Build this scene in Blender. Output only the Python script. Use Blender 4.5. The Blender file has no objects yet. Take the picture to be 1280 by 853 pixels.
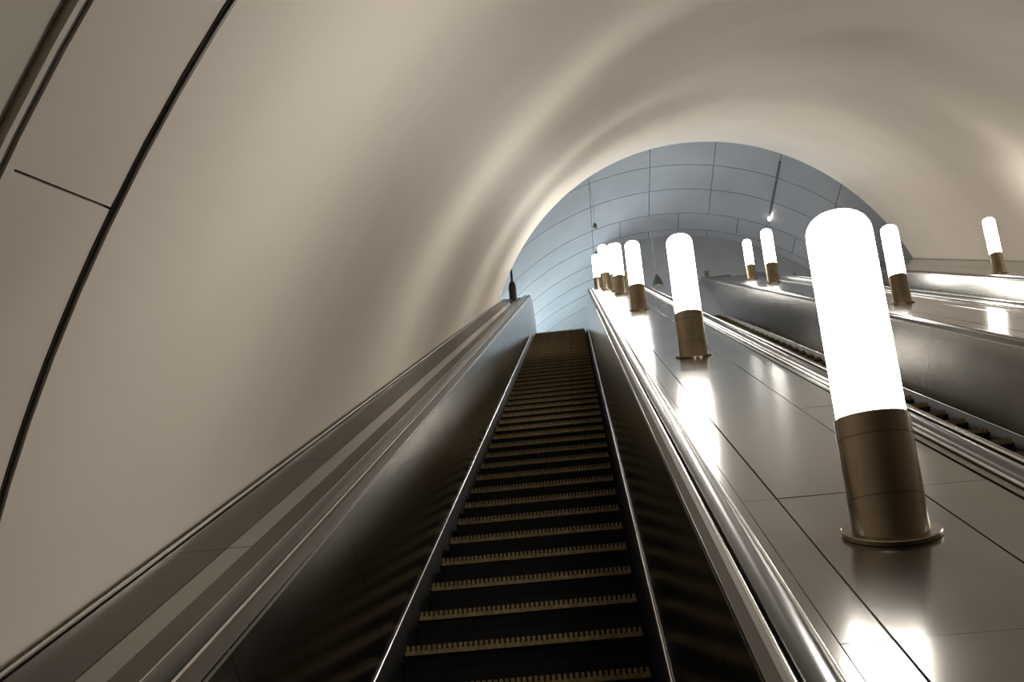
import bpy, bmesh, math, random
from mathutils import Matrix, Vector
random.seed(7)
sc = bpy.context.scene
C30, S30 = math.cos(math.pi/6), math.sin(math.pi/6)

# ------------------------------------------------------------------ camera
cam_d = bpy.data.cameras.new('camera'); cam = bpy.data.objects.new('camera', cam_d)
sc.collection.objects.link(cam); sc.camera = cam
cam_d.sensor_width = 36; cam_d.lens = 1494.5/1280*36; cam_d.clip_start = .05; cam_d.clip_end = 300
YAW, PITCH, ROLL = -.0614, .4521, -.0732
_f = Vector((math.sin(YAW)*math.cos(PITCH), math.cos(YAW)*math.cos(PITCH), math.sin(PITCH)))
_r = Vector((math.cos(YAW), -math.sin(YAW), 0)); _u = _r.cross(_f)
_r2 = math.cos(ROLL)*_r + math.sin(ROLL)*_u; _u2 = -math.sin(ROLL)*_r + math.cos(ROLL)*_u
CAM = Vector((.34, -4.8424, -1.032))
cam.matrix_world = Matrix(((_r2.x, _u2.x, -_f.x, CAM.x), (_r2.y, _u2.y, -_f.y, CAM.y), (_r2.z, _u2.z, -_f.z, CAM.z), (0, 0, 0, 1)))

# ------------------------------------------------------------------ world, light, exposure
LAMP_POWER = 34.0
HALL_POWER = 210
w = bpy.data.worlds.new('world'); sc.world = w; w.use_nodes = True
w.node_tree.nodes['Background'].inputs[0].default_value = (.55, .52, .48, 1)
w.node_tree.nodes['Background'].inputs[1].default_value = .02
sc.view_settings.view_transform = 'Standard'; sc.view_settings.look = 'None'
sc.view_settings.gamma = 1; sc.view_settings.use_curve_mapping = False
sc.view_settings.exposure = 0.0

def area_light(name, loc, target, size, power, col):
    d = bpy.data.lights.new(name, 'AREA'); d.shape = 'RECTANGLE'; d.size, d.size_y = size; d.energy = power; d.color = col
    o = bpy.data.objects.new(name, d); sc.collection.objects.link(o); o.location = loc
    o.rotation_euler = (Vector(target)-Vector(loc)).to_track_quat('-Z', 'Y').to_euler(); return o
# cool light of the upper hall, from unseen area lights below the line of sight
area_light('unseen_hall_light', (-.7, 26.2, 10.4), (-1.3, 27.0, 15.0), (1.4, 3.0), HALL_POWER*4.2, (.76, .93, 1.0))
area_light('unseen_hall_light', (3.4, 22.9, 10.6), (3.2, 24.6, 13.4), (3.5, .5), HALL_POWER*1.3, (.90, .93, 1.0))  # unseen fill added to brighten the end wall
for lx in (0., 2.63, 5.28): area_light('landing_fill', (lx, 19.9, 10.3), (lx+(2.9-lx)*.3, 18.4, 15.0), (.8, .8), HALL_POWER*.16, (.74, .90, 1.0))  # unseen fills added to throw cool light on the tunnel lip

# ------------------------------------------------------------------ frames and helpers
INC = Matrix(((1, 0, 0, 0), (0, C30, -S30, 0), (0, S30, C30, 0), (0, 0, 0, 1)))   # (x, along slope, off slope) to world

def link(o, parent=None):
    sc.collection.objects.link(o)
    if parent is not None: o.parent = parent
    return o
def tag(o, label=None, cat=None, group=None, kind=None):
    if label: o['label'] = label
    if cat: o['category'] = cat
    if group: o['group'] = group
    if kind: o['kind'] = kind
    return o
def empty(name, mat):
    o = bpy.data.objects.new(name, None); o.empty_display_size = .2; sc.collection.objects.link(o); o.matrix_world = mat; return o
def finish(me, mat, smooth):
    me.materials.append(mat)
    if smooth:
        for p in me.polygons: p.use_smooth = True
        me.set_sharp_from_angle(angle=math.radians(smooth))
    me.update(); return me
def mesh(name, verts, faces, mat, smooth=0):
    me = bpy.data.meshes.new(name); me.from_pydata([tuple(v) for v in verts], [], faces)
    bm = bmesh.new(); bm.from_mesh(me); bmesh.ops.recalc_face_normals(bm, faces=bm.faces); bm.to_mesh(me); bm.free()
    return finish(me, mat, smooth)
def obj(name, me, parent=None, loc=None):
    o = link(bpy.data.objects.new(name, me), parent)
    if loc: o.location = loc
    return o
class MB:
    def __init__(s): s.v = []; s.f = []
    def box(s, a, b):
        i = len(s.v)
        for x in (a[0], b[0]):
            for y in (a[1], b[1]):
                for z in (a[2], b[2]): s.v.append((x, y, z))
        s.f += [tuple(i+k for k in q) for q in ((0, 1, 3, 2), (4, 6, 7, 5), (0, 4, 5, 1), (2, 3, 7, 6), (0, 2, 6, 4), (1, 5, 7, 3))]
        return s
    def rings(s, rings, closed=True, cap=True):
        i = len(s.v); n = len(rings[0])
        for r in rings: s.v += [tuple(p) for p in r]
        m = n if closed else n-1
        for k in range(len(rings)-1):
            for j in range(m):
                a, b = i+k*n+j, i+k*n+(j+1) % n
                s.f.append((a, b, b+n, a+n))
        if cap and closed:
            s.f.append(tuple(range(i, i+n))); s.f.append(tuple(i+(len(rings)-1)*n+j for j in range(n)))
        return s
    def mesh(s, name, mat, smooth=0): return mesh(name, s.v, s.f, mat, smooth)
def extrude(name, prof, s0, s1, mat, smooth=0):
    return MB().rings([[(x, s, n) for x, n in prof] for s in (s0, s1)]).mesh(name, mat, smooth)
def sweep(name, prof, path, mat, smooth=0):
    """profile (x, h) swept along a path of (s, n) points in the slope plane"""
    R = []
    for i, (s, n) in enumerate(path):
        a = path[max(i-1, 0)]; b = path[min(i+1, len(path)-1)]
        t = Vector((b[0]-a[0], b[1]-a[1])).normalized(); nn = Vector((-t.y, t.x))
        R.append([(x, s+nn.x*h, n+nn.y*h) for x, h in prof])
    return MB().rings(R).mesh(name, mat, smooth)
def bend_path(s0, radius, n=0., flat=2.5, steps=8, start=None):
    """from the slope round into the horizontal (the slope frame sees that as 30 degrees down)"""
    p = [] if start is None else [(start, n)]
    for i in range(steps+1):
        a = math.radians(30)*i/steps
        p.append((s0+radius*math.sin(a), n-radius*(1-math.cos(a))))
    s, m = p[-1]; p.append((s+flat*C30, m-flat*S30)); return p
def cyl_rings(levels, seg=40):
    return [[(r*math.cos(2*math.pi*j/seg), r*math.sin(2*math.pi*j/seg), z) for j in range(seg)] for r, z in levels]
def tube(name, pts, r, mat, seg=8):
    R = []; pts = [Vector(p) for p in pts]
    for i, p in enumerate(pts):
        t = (pts[min(i+1, len(pts)-1)]-pts[max(i-1, 0)]).normalized()
        a = t.orthogonal().normalized(); b = t.cross(a)
        if i and (a.dot(pa) < 0): a, b = -a, -b
        if i: a = (pa-t*pa.dot(t)).normalized(); b = t.cross(a)
        pa = a
        R.append([p+r*(a*math.cos(2*math.pi*j/seg)+b*math.sin(2*math.pi*j/seg)) for j in range(seg)])
    return MB().rings(R).mesh(name, mat, 40)

# ------------------------------------------------------------------ materials
def new_mat(name):
    m = bpy.data.materials.new(name); m.use_nodes = True
    nt = m.node_tree; return m, nt, nt.nodes['Principled BSDF']
def noise(nt, scale, stretch=(1, 1, 1), detail=4, rough=.55):
    tc = nt.nodes.new('ShaderNodeTexCoord'); mp = nt.nodes.new('ShaderNodeMapping'); mp.inputs['Scale'].default_value = stretch
    nt.links.new(tc.outputs['Object'], mp.inputs['Vector'])
    nz = nt.nodes.new('ShaderNodeTexNoise'); nz.inputs['Scale'].default_value = scale; nz.inputs['Detail'].default_value = detail; nz.inputs['Roughness'].default_value = rough
    nt.links.new(mp.outputs['Vector'], nz.inputs['Vector']); return nz
def ramp(nt, src, c0, c1, p0=.3, p1=.7):
    r = nt.nodes.new('ShaderNodeValToRGB'); r.color_ramp.elements[0].position = p0; r.color_ramp.elements[1].position = p1
    r.color_ramp.elements[0].color = (*c0, 1); r.color_ramp.elements[1].color = (*c1, 1)
    nt.links.new(src.outputs['Fac'], r.inputs['Fac']); return r
def rng(nt, src, lo, hi):
    m = nt.nodes.new('ShaderNodeMapRange'); m.inputs['To Min'].default_value = lo; m.inputs['To Max'].default_value = hi
    nt.links.new(src.outputs['Fac'], m.inputs['Value']); return m
def bump(nt, src, bs, strength, dist=.01):
    b = nt.nodes.new('ShaderNodeBump'); b.inputs['Strength'].default_value = strength; b.inputs['Distance'].default_value = dist
    nt.links.new(src.outputs['Fac'], b.inputs['Height']); nt.links.new(b.outputs['Normal'], bs.inputs['Normal'])
def metal(name, c0, c1, r0, r1, stretch=(60, 1.2, 60), scale=3., patch=1.3, bmp=.03):
    m, nt, bs = new_mat(name); bs.inputs['Metallic'].default_value = 1
    n1 = noise(nt, patch, (1, 1, 1), 5); n2 = noise(nt, scale, stretch, 3)
    nt.links.new(ramp(nt, n1, c0, c1).outputs['Color'], bs.inputs['Base Color'])
    nt.links.new(rng(nt, n1, r0, r1).outputs['Result'], bs.inputs['Roughness'])
    if bmp: bump(nt, n2, bs, bmp, .002)
    return m
def paint(name, c0, c1, rough, scale=2., spec=.5, bmp=0, bscale=60, stretch=(1, 1, 1)):
    m, nt, bs = new_mat(name); n1 = noise(nt, scale, stretch, 6)
    nt.links.new(ramp(nt, n1, c0, c1).outputs['Color'], bs.inputs['Base Color'])
    bs.inputs['Roughness'].default_value = rough; bs.inputs['Specular IOR Level'].default_value = spec
    if bmp: bump(nt, noise(nt, bscale, (1, 1, 1), 4), bs, bmp, .004)
    return m
def emit(name, col, power):
    m, nt, bs = new_mat(name); bs.inputs['Base Color'].default_value = (.9, .9, .9, 1); bs.inputs['Roughness'].default_value = .3
    bs.inputs['Emission Color'].default_value = (*col, 1); bs.inputs['Emission Strength'].default_value = power; return m
M_PLASTER = paint('painted_lining', (.80, .727, .637), (.845, .767, .675), .6, 1.1, .12, .05, 9)
M_HALL = paint('hall_enamel', (.215, .219, .225), (.26, .265, .272), .36, .8, .4, .03, 6)
M_DARK = paint('shadow_gap', (.012, .011, .010), (.02, .018, .016), .6)
M_STEEL = metal('brushed_steel', (.235, .225, .212), (.29, .279, .264), .13, .21, bmp=0)
M_DARK_STEEL = metal('dark_steel', (.085, .077, .066), (.125, .114, .10), .38, .46, bmp=0)  # dark steel of left deck and strip; on inner rails a painted dark reflection
M_PANEL = metal('balustrade_steel', (.15, .139, .124), (.21, .198, .18), .13, .20, (2, 40, 2), 3., .9, 0)
M_BRIGHT = metal('polished_trim', (.72, .70, .67), (.80, .78, .75), .14, .2, bmp=0)
M_RUBBER = paint('handrail_rubber', (.012, .0115, .011), (.02, .019, .018), .26, 3, .5)
M_STEP = paint('step_casting', (.003, .0029, .0027), (.007, .0066, .006), .6, 14, .1)
M_YELLOW = paint('worn_yellow_paint', (.07, .047, .015), (.18, .13, .05), .55, 38, .3)
M_SKIRT = paint('skirt_black', (.004, .0038, .0036), (.008, .0076, .007), .42, 4, .15)
M_BRASS = metal('aged_brass', (.20, .160, .107), (.31, .254, .175), .20, .30, (30, 30, 1), 2., 3., 0)
M_GLASS = emit('opal_glass', (1., .945, .855), LAMP_POWER)
M_BRONZE = paint('dark_bronze', (.05, .042, .035), (.09, .078, .062), .4, 6)
M_FLOOR = paint('granite', (.16, .15, .14), (.24, .23, .22), .35, 30)
M_RUST = paint('bare_floor', (.03, .028, .026), (.05, .046, .042), .8, 5)
M_BULB = emit('small_bulb', (1., .97, .9), 20)

# ------------------------------------------------------------------ layout
XC = [0., 2.63, 5.28]
S_LOW = -11.0              # everything runs on down behind the camera
S_STEP, R_STEP = 18.4, 3.0 # where the steps level out
S_DECK, R_DECK = 22.9, 1.6 # where the balustrades level out
DECK_N = .55
TCX, TN0 = 3.3, -1.178; TR = math.hypot(TCX+1.33, DECK_N-TN0)   # round lining of the sloping tunnel
HK = 1.086                 # hall vault
HCX, HZC, HR = .34+(2.67-.34)*HK, -1.032+(9.25+1.032)*HK, 5.49*HK
HY = [-4.8424+(y+4.8424)*HK for y in (17.9, 19., 20.05, 21.17, 21.96, 22.88, 23.66, 24.39, 25.13, 25.9, 26.7)]
Y_MOUTH = 22.826*C30
FLOOR_Z = 9.60

# ------------------------------------------------------------------ setting: tunnel lining
def tun(th, s, r=TR): return (TCX+r*math.cos(th), s, TN0+r*math.sin(th))
TH0 = math.asin((.30-TN0)/TR); TH1 = math.pi-TH0
def arc(n=72, a=TH0, b=TH1): return [a+(b-a)*i/n for i in range(n+1)]
def mouth_s(n, y=Y_MOUTH): return (y+n*S30)/C30
RIB1, RIB1_T, RIB2 = -1.725, -.149, -2.351
vb = MB(); rows = []
for k in range(13):
    u = k/12
    rows.append([tun(t, RIB1+.0+RIB1_T*tun(t, 0)[2]+(mouth_s(tun(t, 0)[2], Y_MOUTH-.9)-RIB1-RIB1_T*tun(t, 0)[2])*u) for t in arc()])
for k in range(1, 9):       # the lip flares out softly into the hall
    a = k/8*math.radians(70); d = .9*math.sin(a)/math.sin(math.radians(70)); e = .55*(1-math.cos(a))
    rows.append([tun(t, mouth_s(tun(t, 0)[2], Y_MOUTH-.9+d), TR+e) for t in arc()])
rows.append([tun(t, mouth_s(tun(t, 0)[2], Y_MOUTH+.05), TR+1.6) for t in arc()])
vb.rings(rows, closed=False, cap=False)
lining = obj('ceiling', vb.mesh('ceiling', M_PLASTER, 60)); lining.matrix_world = INC
tag(lining, 'smooth beige vaulted lining of the sloping escalator tunnel', kind='structure')
# jointed lining nearer than the first rib: separate curved panels in front of a dark backing
back = MB().rings([[tun(t, s, TR+.06) for t in arc()] for s in (S_LOW-1.5, RIB1+.3)], closed=False, cap=False)
bk = obj('wall_backing', back.mesh('wall_backing', M_DARK, 60)); bk.matrix_world = INC
tag(bk, 'dark gap behind the jointed lining panels', kind='structure')
def curved_slab(a0, a1, sfun0, sfun1, r0, r1, n=16):
    R = []
    for i in range(n+1):
        tl = a0[0]+(a1[0]-a0[0])*i/n; th = a0[1]+(a1[1]-a0[1])*i/n
        zl, zh = tun(tl, 0)[2], tun(th, 0)[2]
        R.append([tun(tl, sfun0(zl), r0), tun(th, sfun1(zh), r0), tun(th, sfun1(zh), r1), tun(tl, sfun0(zl), r1)])
    return MB().rings(R)
D_ = math.radians
cuts = [(TH0, TH0), (D_(50), D_(50)), (D_(80), D_(80)), (D_(112), D_(112)), (D_(143.22), D_(143.95)), (TH1, TH1)]   # angle at the lower and at the upper edge
g = .0006
bands = [(RIB1-.018, RIB2+.05), (RIB2-.05, RIB2-1.45), (RIB2-1.47, RIB2-3.4), (RIB2-3.42, RIB2-5.6), (RIB2-5.62, S_LOW-1.5)]
for hi, lo in bands:
    for i in range(len(cuts)-1):
        m_ = curved_slab([c+g for c in cuts[i]], [c-g for c in cuts[i+1]], lambda z, l=lo: l+RIB1_T*z, lambda z, h=hi: h+RIB1_T*z, TR+.001, TR+.03).mesh('lining_panel', M_PLASTER, 40)
        obj('lining_panel', m_, bk)
def rib(name, s, parts, label):
    for k, (d0, d1, r0, r1, m) in enumerate(parts):
        R = [[tun(t, s+d0+RIB1_T*tun(t, 0)[2], TR+r0), tun(t, s+d1+RIB1_T*tun(t, 0)[2], TR+r0), tun(t, s+d1+RIB1_T*tun(t, 0)[2], TR+r1), tun(t, s+d0+RIB1_T*tun(t, 0)[2], TR+r1)] for t in arc()]
        o = obj(name if k == 0 else 'edge_strip', MB().rings(R).mesh(name, m, 40))
        if k == 0: o.matrix_world = INC; tag(o, label, kind='structure'); root = o
        else: o.parent = root
rib('trim_1', RIB1, [(-.008, .008, -.010, .05, M_BRONZE), (.008, .014, -.006, .03, M_BRIGHT), (-.016, -.010, -.003, .04, M_BRONZE)], 'dark curved joint strip running up and over the tunnel lining')
rib('trim_2', RIB2, [(-.020, .004, -.010, .03, M_BRONZE), (.006, .040, -.016, .03, M_PLASTER), (-.044, -.022, -.016, .03, M_PLASTER)], 'paired cover strip over the lining joint nearest the camera')

# ------------------------------------------------------------------ setting: upper hall
def hv(th, y, r=HR): return (HCX+r*math.cos(th), y, HZC+r*math.sin(th))
hb = MB().rings([[hv(math.pi*i/48, y, HR+.05) for i in range(49)] for y in (HY[0]-.4, HY[-1]+3)], closed=False, cap=False)
hall = obj('wall_hall', hb.mesh('wall_hall', M_DARK, 60)); tag(hall, 'dark joints behind the hall vault panels', kind='structure')

ANG = [0, 14.85, 30.4, 45.95, 61.5, 77.05, 92.6, 108.15, 144., 180]
ANG_HALF = [0, 22.6, 38.2, 53.7, 69.3, 84.8, 100.4, 108.15, 144., 180]
def hall_panel(a0, a1, y0, y1):
    n = max(2, int((a1-a0)/3)); R = []
    for i in range(n+1):
        t = math.radians(a0+(a1-a0)*i/n)
        R.append([hv(t, y0, HR), hv(t, y1, HR), hv(t, y1, HR+.03), hv(t, y0, HR+.03)])
    return MB().rings(R).mesh('vault_panel', M_HALL, 40)
for k in range(len(HY)-1):
    A = ANG_HALF if k == 3 else ANG
    for a0, a1 in zip(A[:-1], A[1:]):
        obj('vault_panel', hall_panel(a0+.07, a1-.07, HY[k]+.012, HY[k+1]-.012), hall)
def structure(name, me, label):
    o = obj(name, me); tag(o, label, kind='structure'); return o
# far wall of the hall, right of the exit passage, a slab with real thickness
X_P = HCX+HR*math.cos(math.radians(108.15))
zs = [(X_P+(HCX+HR*.98-X_P)*i/24) for i in range(25)]
top = [(x, HZC+math.sqrt(max(0, (HR-.002)**2-(x-HCX)**2))) for x in zs]
prof = [(zs[0], FLOOR_Z-.1)]+top+[(zs[-1], FLOOR_Z-.1)]
structure('wall_far', MB().rings([[(x, y, z) for x, z in prof] for y in (HY[4]+.35, HY[4]+.9)]).mesh('wall_far', M_HALL), 'grey blue end wall of the upper hall')
structure('wall_end', MB().box((HCX-HR, HY[-1]+2.9, FLOOR_Z-.1), (X_P+.6, HY[-1]+3.1, HZC+HR)).mesh('wall_end', M_HALL), 'pale end wall of the exit passage')
structure('wall_front', MB().rings([[(HCX+r*math.cos(math.pi*i/40), HY[0]-.38, HZC+r*math.sin(math.pi*i/40)) for i in range(41)] for r in (HR+.1, HR+2.2)], closed=False, cap=False).mesh('wall_front', M_HALL), 'hall side of the tunnel mouth wall')
structure('floor', MB().box((HCX-HR-.1, 20.55, FLOOR_Z-.25), (HCX+HR+.1, HY[-1]+3, FLOOR_Z)).mesh('floor', M_FLOOR), 'granite landing of the upper hall')
pit = structure('floor_pit', MB().box((-1.6, S_LOW-1.5, -.75), (7.6, 20.6, -.60)).mesh('floor_pit', M_RUST), 'dark concrete bed under the escalators'); pit.matrix_world = INC

# ------------------------------------------------------------------ escalators
def W2I(x, y, z): return (x, y*C30+z*S30, -y*S30+z*C30)
HALF = .48; NT = 45; TP = 2*HALF/NT
def step_meshes():
    b = MB()
    b.rings([[(x, y, z) for y, z in ((.012, -.036), (.026, -.10), (.03, -.17), (.024, -.262), (.05, -.262), (.05, -.05), (.43, -.05), (.43, -.030), (.012, -.030))] for x in (-HALF-.012, HALF+.012)])
    for i in range(NT):
        x = -HALF+(i+.5)*TP; b.box((x-.0052, .026, -.030), (x+.0052, .40, -.002))
    b.v = [W2I(*v) for v in b.v]; st = b.mesh('step', M_STEP)
    b = MB().box((-HALF, -.002, -.038), (HALF, .014, -.0205))
    for i in range(NT):
        x = -HALF+(i+.5)*TP; b.box((x-.0058, -.002, -.0205), (x+.0058, .026, 0))
    b.v = [W2I(*v) for v in b.v]; return st, b.mesh('nosing', M_YELLOW)
ST_ME, NO_ME = step_meshes()
PL = bend_path(S_STEP, R_STEP, 0, 3.2)
def along(path, start, d):
    p = Vector((start, path[0][1])); 
    for q in path:
        q = Vector(q); L = (q-p).length
        if d <= L and L > 0: return p+(q-p)*d/L
        d -= L; p = q
    return None
SP = .4619
def side_prof(pts, sg): return [(sg*x, n) for x, n in pts]
RAIL = [(.660, .556), (.664, .570), (.692, .592), (.706, .594), (.706, .550), (.664, .550)]
EDGE = [(.7145+.0085*math.cos(D_(a)), .586+.0085*math.sin(D_(a))) for a in range(0, 360, 30)]
HAND = [(.732, .556)]+[(.775+.043*math.cos(math.pi-math.pi*i/14), .562+.034*math.sin(math.pi*i/14)**.75) for i in range(15)]+[(.816, .556)]
GUIDE = [(.826+.008*math.cos(D_(a)), .566+.008*math.sin(D_(a))) for a in range(0, 360, 30)]
def dpath(h=0): return bend_path(S_DECK, R_DECK, 0, 3.0, 8, S_LOW)
def loft_panel(sg, s0, s1, end=False):
    """flared inner panel between the skirt trim and the rail; the end piece follows both bends"""
    lo, hi = (.549, .012), (.664, .572)
    if not end: L = [(s0, 0), (s1, 0)]; H = [(s0, 0), (s1, 0)]
    else:
        L = [(s0, 0)]+bend_path(S_STEP, R_STEP, 0, 4.6); H = [(s0, 0)]+bend_path(S_DECK, R_DECK, 0, .9)
    R = []
    for (ls, ln), (hs, hn) in zip(L, H):
        R.append([(sg*lo[0], ls, ln+lo[1]), (sg*hi[0], hs, hn+hi[1]), (sg*(hi[0]+.012), hs, hn+hi[1]), (sg*(lo[0]+.012), ls, ln+lo[1])])
    return MB().rings(R).mesh('balustrade_panel', M_PANEL)
def escalator(xc, label, joint_shift, outer=(.872, .872), dn=0.):
    root = empty('escalator', INC @ Matrix.Translation((xc, 0, dn)))
    tag(root, label, 'escalator', 'parallel escalators in the tunnel')
    for k in range(-5, 60):
        d = k*SP
        q = Vector((d, 0)) if d < S_STEP else along(PL, S_STEP, d-S_STEP)
        if q is None: break
        s_ = obj('step', ST_ME, root, (0, q.x, q.y)); obj('nosing', NO_ME, s_)
    lp = bend_path(S_STEP, R_STEP, 0, 3.5, 8, S_LOW)
    for sg, ow in ((-1, outer[0]), (1, outer[1])):
        obj('skirt', sweep('skirt', side_prof([(.497, -.55), (.497, -.10), (.540, -.004), (.552, -.004), (.552, -.55)], sg), lp, M_SKIRT), root)
        obj('skirt_trim', sweep('skirt_trim', side_prof([(.545+.006*math.cos(math.radians(a)), .002+.006*math.sin(math.radians(a))) for a in range(0, 360, 30)], sg), lp, M_BRIGHT, 60), root)
        js = [S_LOW]
        for k in range(-1, 4):
            for a in (-1.65, -.05, 2.1):
                j = a+joint_shift+k*6.2
                if S_LOW+.5 < j < S_STEP-1.2: js.append(j)
        for a, b in zip(js[:-1], js[1:]): obj('balustrade_panel', loft_panel(sg, a+.003, b-.003), root)
        obj('balustrade_panel', loft_panel(sg, js[-1]+.002, 0, True), root)
        obj('panel_backing', sweep('panel_backing', side_prof([(.575, -.02), (.69, .555), (.70, .555), (.70, -.02)], sg), [(S_LOW, 0), (S_STEP, 0)], M_DARK), root)
        obj('inner_rail', sweep('inner_rail', side_prof(RAIL, sg), dpath(), M_DARK_STEEL, 25), root)  # darker steel puts the dark reflection into the colour of the rail face
        obj('rail_edge', sweep('rail_edge', side_prof(EDGE, sg), dpath(), M_BRIGHT, 60), root)  # brighter metal paints in the lit top of the same bar
        obj('handrail', sweep('handrail', side_prof(HAND, sg), dpath(), M_RUBBER, 50), root)
        obj('handrail_channel', sweep('handrail_channel', side_prof([(.70, .50), (.70, .545), (.83, .545), (.83, .50)], sg), dpath(), M_DARK), root)
        obj('guide_trim', sweep('guide_trim', side_prof(GUIDE, sg), dpath(), M_BRIGHT, 60), root)
        obj('outer_strip', sweep('outer_strip', side_prof([(.834, .53), (.834, .556), (ow-.002, .556), (ow-.002, .53)], sg), dpath(), M_DARK_STEEL if ow > .9 else M_STEEL), root)
    return root
escalator(XC[0], 'escalator beside the left wall with yellow edged black steps filling the foreground', 0., (.945, .872))
escalator(XC[1], 'middle escalator whose steps show as a narrow dark slot right of the big lamp', .85)
escalator(XC[2], 'farthest escalator by the right wall with only its steel side showing', .3)

# ------------------------------------------------------------------ decks between the escalators
def deck(name, label, xs, x_core, joints, strips=(), period=6.05, mats=None):
    mats = mats or [M_STEEL]*len(xs)
    root = empty(name, INC @ Matrix.Translation((xs[0], 0, DECK_N))); ox = xs[0]
    tag(root, label, 'deck', 'steel decks beside the escalators')
    js = [S_LOW]
    for k in range(-2, 5):
        for a in joints:
            j = a+k*period
            if S_LOW+.4 < j < S_DECK-1.0: js.append(j)
    js = sorted(js)
    shared = {}
    for i, (a, b) in enumerate(zip(xs[:-1], xs[1:])):
        for s0, s1 in zip(js[:-1], js[1:]):
            key = (i, round(s1-s0, 3))
            if key not in shared:
                e = .003
                shared[key] = MB().rings([[(a+e-ox, s, -.010), (a+e-ox, s, -.001), (a+e+.001-ox, s, 0), (b-e-.001-ox, s, 0), (b-e-ox, s, -.001), (b-e-ox, s, -.010)] for s in (.003, s1-s0-.003)]).mesh('deck_panel', mats[i])
            obj('deck_panel', shared[key], root, (0, s0, random.uniform(-.0008, .0008)))
        obj('deck_panel', sweep('deck_panel', [(a+.003-ox, -.010), (a+.003-ox, 0), (b-.003-ox, 0), (b-.003-ox, -.010)], bend_path(S_DECK, R_DECK+DECK_N, 0, 3., 8, js[-1]+.003), mats[i], 40), root)
    obj('deck_core', sweep('deck_core', [(x_core[0]-ox, -.40), (x_core[0]-ox, -.012), (x_core[1]-ox, -.012), (x_core[1]-ox, -.40)], bend_path(S_DECK, R_DECK+DECK_N, 0, 3., 8, S_LOW), M_DARK), root)
    for (a, b, h) in strips:
        obj('edge_strip', sweep('edge_strip', [(a-ox, -.01), (a-ox, h-.003), (a+.003-ox, h), (b-.003-ox, h), (b-ox, h-.003), (b-ox, -.01)], bend_path(S_DECK, R_DECK+DECK_N, 0, 2., 8, S_LOW), M_BRIGHT), root)
    return root
MID = [1.277, 4.00, 6.52]  # lines of lamps
def mid(i): return MID[i]
for i, lab in ((0, 'wide steel deck carrying the nearest row of lamps, left of the middle escalator'), (1, 'steel deck with lamps between the middle and the farthest escalator')):
    m = mid(i); a, b = XC[i]+.873, XC[i+1]-.873; deck('escalator_deck', lab, [a, m-.277, m+.213, b], (a-.02, b+.02), (-1.95, -.37, 1.76))
deck('escalator_deck', 'narrow steel deck along the foot of the beige left wall', [-1.268, -1.048, -.945], (-1.328, -.90), (-2.3, -.36, 1.56), [(-1.288, -1.272, .012)], mats=[M_DARK_STEEL, M_STEEL])
xr = XC[2]+.872
deck('escalator_deck', 'steel deck along the foot of the right wall beyond all escalators', [xr, xr+.28, xr+.78, 7.85], (xr-.02, 7.93), (-1.95, -.37, 1.76), [(7.86, 7.875, .012)])

# ------------------------------------------------------------------ lamps
TILT = math.radians(22)
AX = Vector((0, math.sin(TILT), math.cos(TILT)))
def lean_ring(r, h, seg=48, flat=False):
    """circle of radius r about the lamp axis at height h; flat: cut by the deck instead"""
    out = []
    e1 = Vector((1, 0, 0)); e2 = AX.cross(e1)
    for j in range(seg):
        a = 2*math.pi*j/seg; p = AX*h+r*(e1*math.cos(a)+e2*math.sin(a))
        if flat: p = p-AX*((p.z-h)/AX.z)
        out.append(p)
    return out
def flat_ring(r, z, seg=48, dy=0): return [(r*math.cos(2*math.pi*j/seg), dy+1.06*r*math.sin(2*math.pi*j/seg), z) for j in range(seg)]
RB, RG, HB, HT = .1185, .1095, .372, 1.08
LAMP_ME = [
    ('base', MB().rings([lean_ring(RB, .0, flat=True), lean_ring(RB, .105), ]+[lean_ring(RB-.0022, .106), lean_ring(RB-.0022, .109)]+[lean_ring(RB, .110), lean_ring(RB, HB-.075), lean_ring(RB-.0022, HB-.074), lean_ring(RB-.0022, HB-.071), lean_ring(RB, HB-.070), lean_ring(RB, HB-.004), lean_ring(RB-.004, HB), lean_ring(RG-.01, HB)]).mesh('base', M_BRASS, 35)),
    ('flange', MB().rings([flat_ring(.152, 0), flat_ring(.152, .013), flat_ring(.149, .016), flat_ring(RB-.004, .016)]).mesh('flange', M_BRASS, 35)),
    ('glass_tube', MB().rings([lean_ring(RG, HB-.01)]+[lean_ring(RG, HB+.05), lean_ring(RG, HT-.075)]+[lean_ring(RG-.075*(1-math.cos(math.radians(a))), HT-.075+.075*math.sin(math.radians(a))) for a in range(12, 91, 13)]+[lean_ring(.012, HT+.001)]).mesh('glass_tube', M_GLASS, 60)),
]
def lamp(x, s, label, group, k=1., n=DECK_N+.0012):
    r = empty('tube_lamp', INC @ Matrix.Translation((x, s, n)) @ Matrix.Scale(k, 4)); tag(r, label, 'lamp', group)
    for nm, me in LAMP_ME: obj(nm, me, r)
    return r
G1, G2, G3 = 'lamps along the near deck', 'lamps along the middle deck', 'lamps along the right wall deck'
m = mid(0)
for s, lab in ((-1.0, 'largest white tube lamp with brass base, standing nearest the camera'),
               (5.2, 'second white tube lamp up the near deck, behind the largest one'),
               (12.9, 'third white tube lamp up the near deck'),
               (19.3, 'fourth white tube lamp up the near deck, half hiding another'),
               (21.2, 'white tube lamp mostly hidden behind the fourth of the near deck'),
               (22.9, 'slim white tube lamp at the crest of the near deck')):
    lamp(m-(.03 if s < 0 else .17 if s > 22 else 0), s, lab, G1)
lamp(m-.32, 24.4, 'leftmost and smallest white tube lamp, under the hanging cord', G1, .85, DECK_N-.06)
for s, k, lab in ((8.9, .87, 'white tube lamp on the middle deck just right of the largest lamp'), (17.4, .97, 'white tube lamp on the middle deck, right one of the distant pair'), (20.0, .80, 'white tube lamp on the middle deck, left one of the distant pair')):
    lamp(mid(1), s, lab, G2, k)
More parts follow.
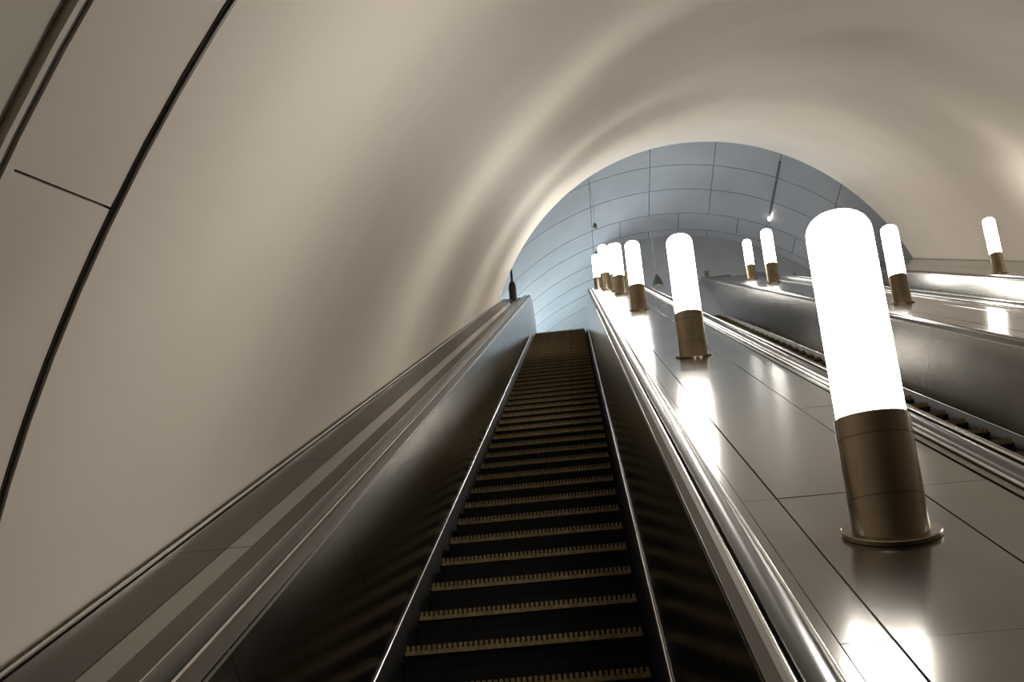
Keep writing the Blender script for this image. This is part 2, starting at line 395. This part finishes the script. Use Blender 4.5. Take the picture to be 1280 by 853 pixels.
lamp(mid(1), 1.5, 'white tube lamp on the middle deck just outside the right edge', G2, .87)
lamp(mid(2), 13.0, 'white tube lamp at far right, alone before the right wall', G3, .80)

# ------------------------------------------------------------------ small things at the top
def lathe(name, levels, mat, seg=20, sm=40): return MB().rings(cyl_rings(levels, seg)).mesh(name, mat, sm)
r = empty('bottle_post', INC @ Matrix.Translation((-1.035, 22.4, DECK_N+.001)) @ Matrix.Rotation(-math.radians(30), 4, 'X'))
tag(r, 'dark bottle-shaped post on the end of the left deck', 'post')
obj('body', lathe('body', [(.075, -.03), (.085, .02), (.088, .30), (.07, .40), (.035, .46)], M_SKIRT), r)
obj('neck', lathe('neck', [(.030, .45), (.026, .62), (.020, .80), (.014, .82)], M_SKIRT), r)
r = empty('hanging_cord', Matrix.Translation((1.04, 21.0, 14.42))); tag(r, 'thin cord with dark socket hanging from the hall vault', 'cord')
obj('cord', tube('cord', [(0, 0, .12), (.006, 0, .8), (-.004, 0, HZC+HR*.945-14.42)], .011, M_BRIGHT), r)
obj('socket', lathe('socket', [(.02, 0), (.05, .02), (.055, .08), (.03, .15), (.012, .17)], M_BRONZE), r)
cp = [Vector(hv(math.radians(61.5), y, HR-.03)) for y in (20.3, 20.9, 21.8, 22.9)]
r = empty('ceiling_conduit', Matrix.Translation(cp[-1])); tag(r, 'thin conduit with a small bulb on the right of the hall vault', 'conduit')
obj('pipe', tube('pipe', [p-cp[-1] for p in cp], .024, M_BRONZE), r)
obj('bulb', lathe('bulb', [(.01, -.11), (.035, -.09), (.04, -.05), (.03, -.01)], M_BULB), r)
r = empty('barrier', Matrix.Translation((3.58, 20.85, 12.216))); tag(r, 'dark brown barrier post with side arm at the head of the middle escalator', 'barrier')
obj('post', MB().box((-.05, -.05, 0), (.05, .05, .58)).mesh('post', M_BRONZE), r)
obj('arm', MB().box((.05, -.04, .24), (.56, .03, .42)).mesh('arm', M_BRONZE), r)
r = empty('bell_pendant', Matrix.Translation((2.58, 23.3, 13.83))); tag(r, 'grey bell-shaped pendant hanging over the head of the middle escalator', 'pendant')
obj('rod', tube('rod', [(0, 0, .33), (0, 0, 1.2), (0, 0, HZC+HR-13.88)], .010, M_BRIGHT), r)
obj('bell', lathe('bell', [(.14, 0), (.135, .08), (.10, .2), (.05, .29), (.03, .35), (.01, .36)], M_BRONZE), r)
ZD = 12.215
for x, y, lab in ((1.50, 20.85, 'short brown bollard between the third and fourth near lamps'), (1.66, 20.95, 'short brown bollard just right of the third near lamp')):
    b = empty('bollard', Matrix.Translation((x, y, ZD))); tag(b, lab, 'bollard')
    obj('shaft', lathe('shaft', [(.07, 0), (.07, .80)], M_BRASS), b); obj('cap', lathe('cap', [(.078, .80), (.078, .84), (.05, .87), (.02, .88)], M_BRASS), b)
b = empty('guard_rail', Matrix.Translation((5.70, 21.0, FLOOR_Z))); tag(b, 'thin bent guard rail at the head of the farthest escalator', 'rail')
obj('tube', tube('tube', [(0, 0, 0), (0, 0, 2.9), (0, .06, 3.02), (0, .16, 3.08), (0, 1.0, 3.08), (0, 1.1, 3.0), (0, 1.12, 0)], .018, M_BRONZE), b)
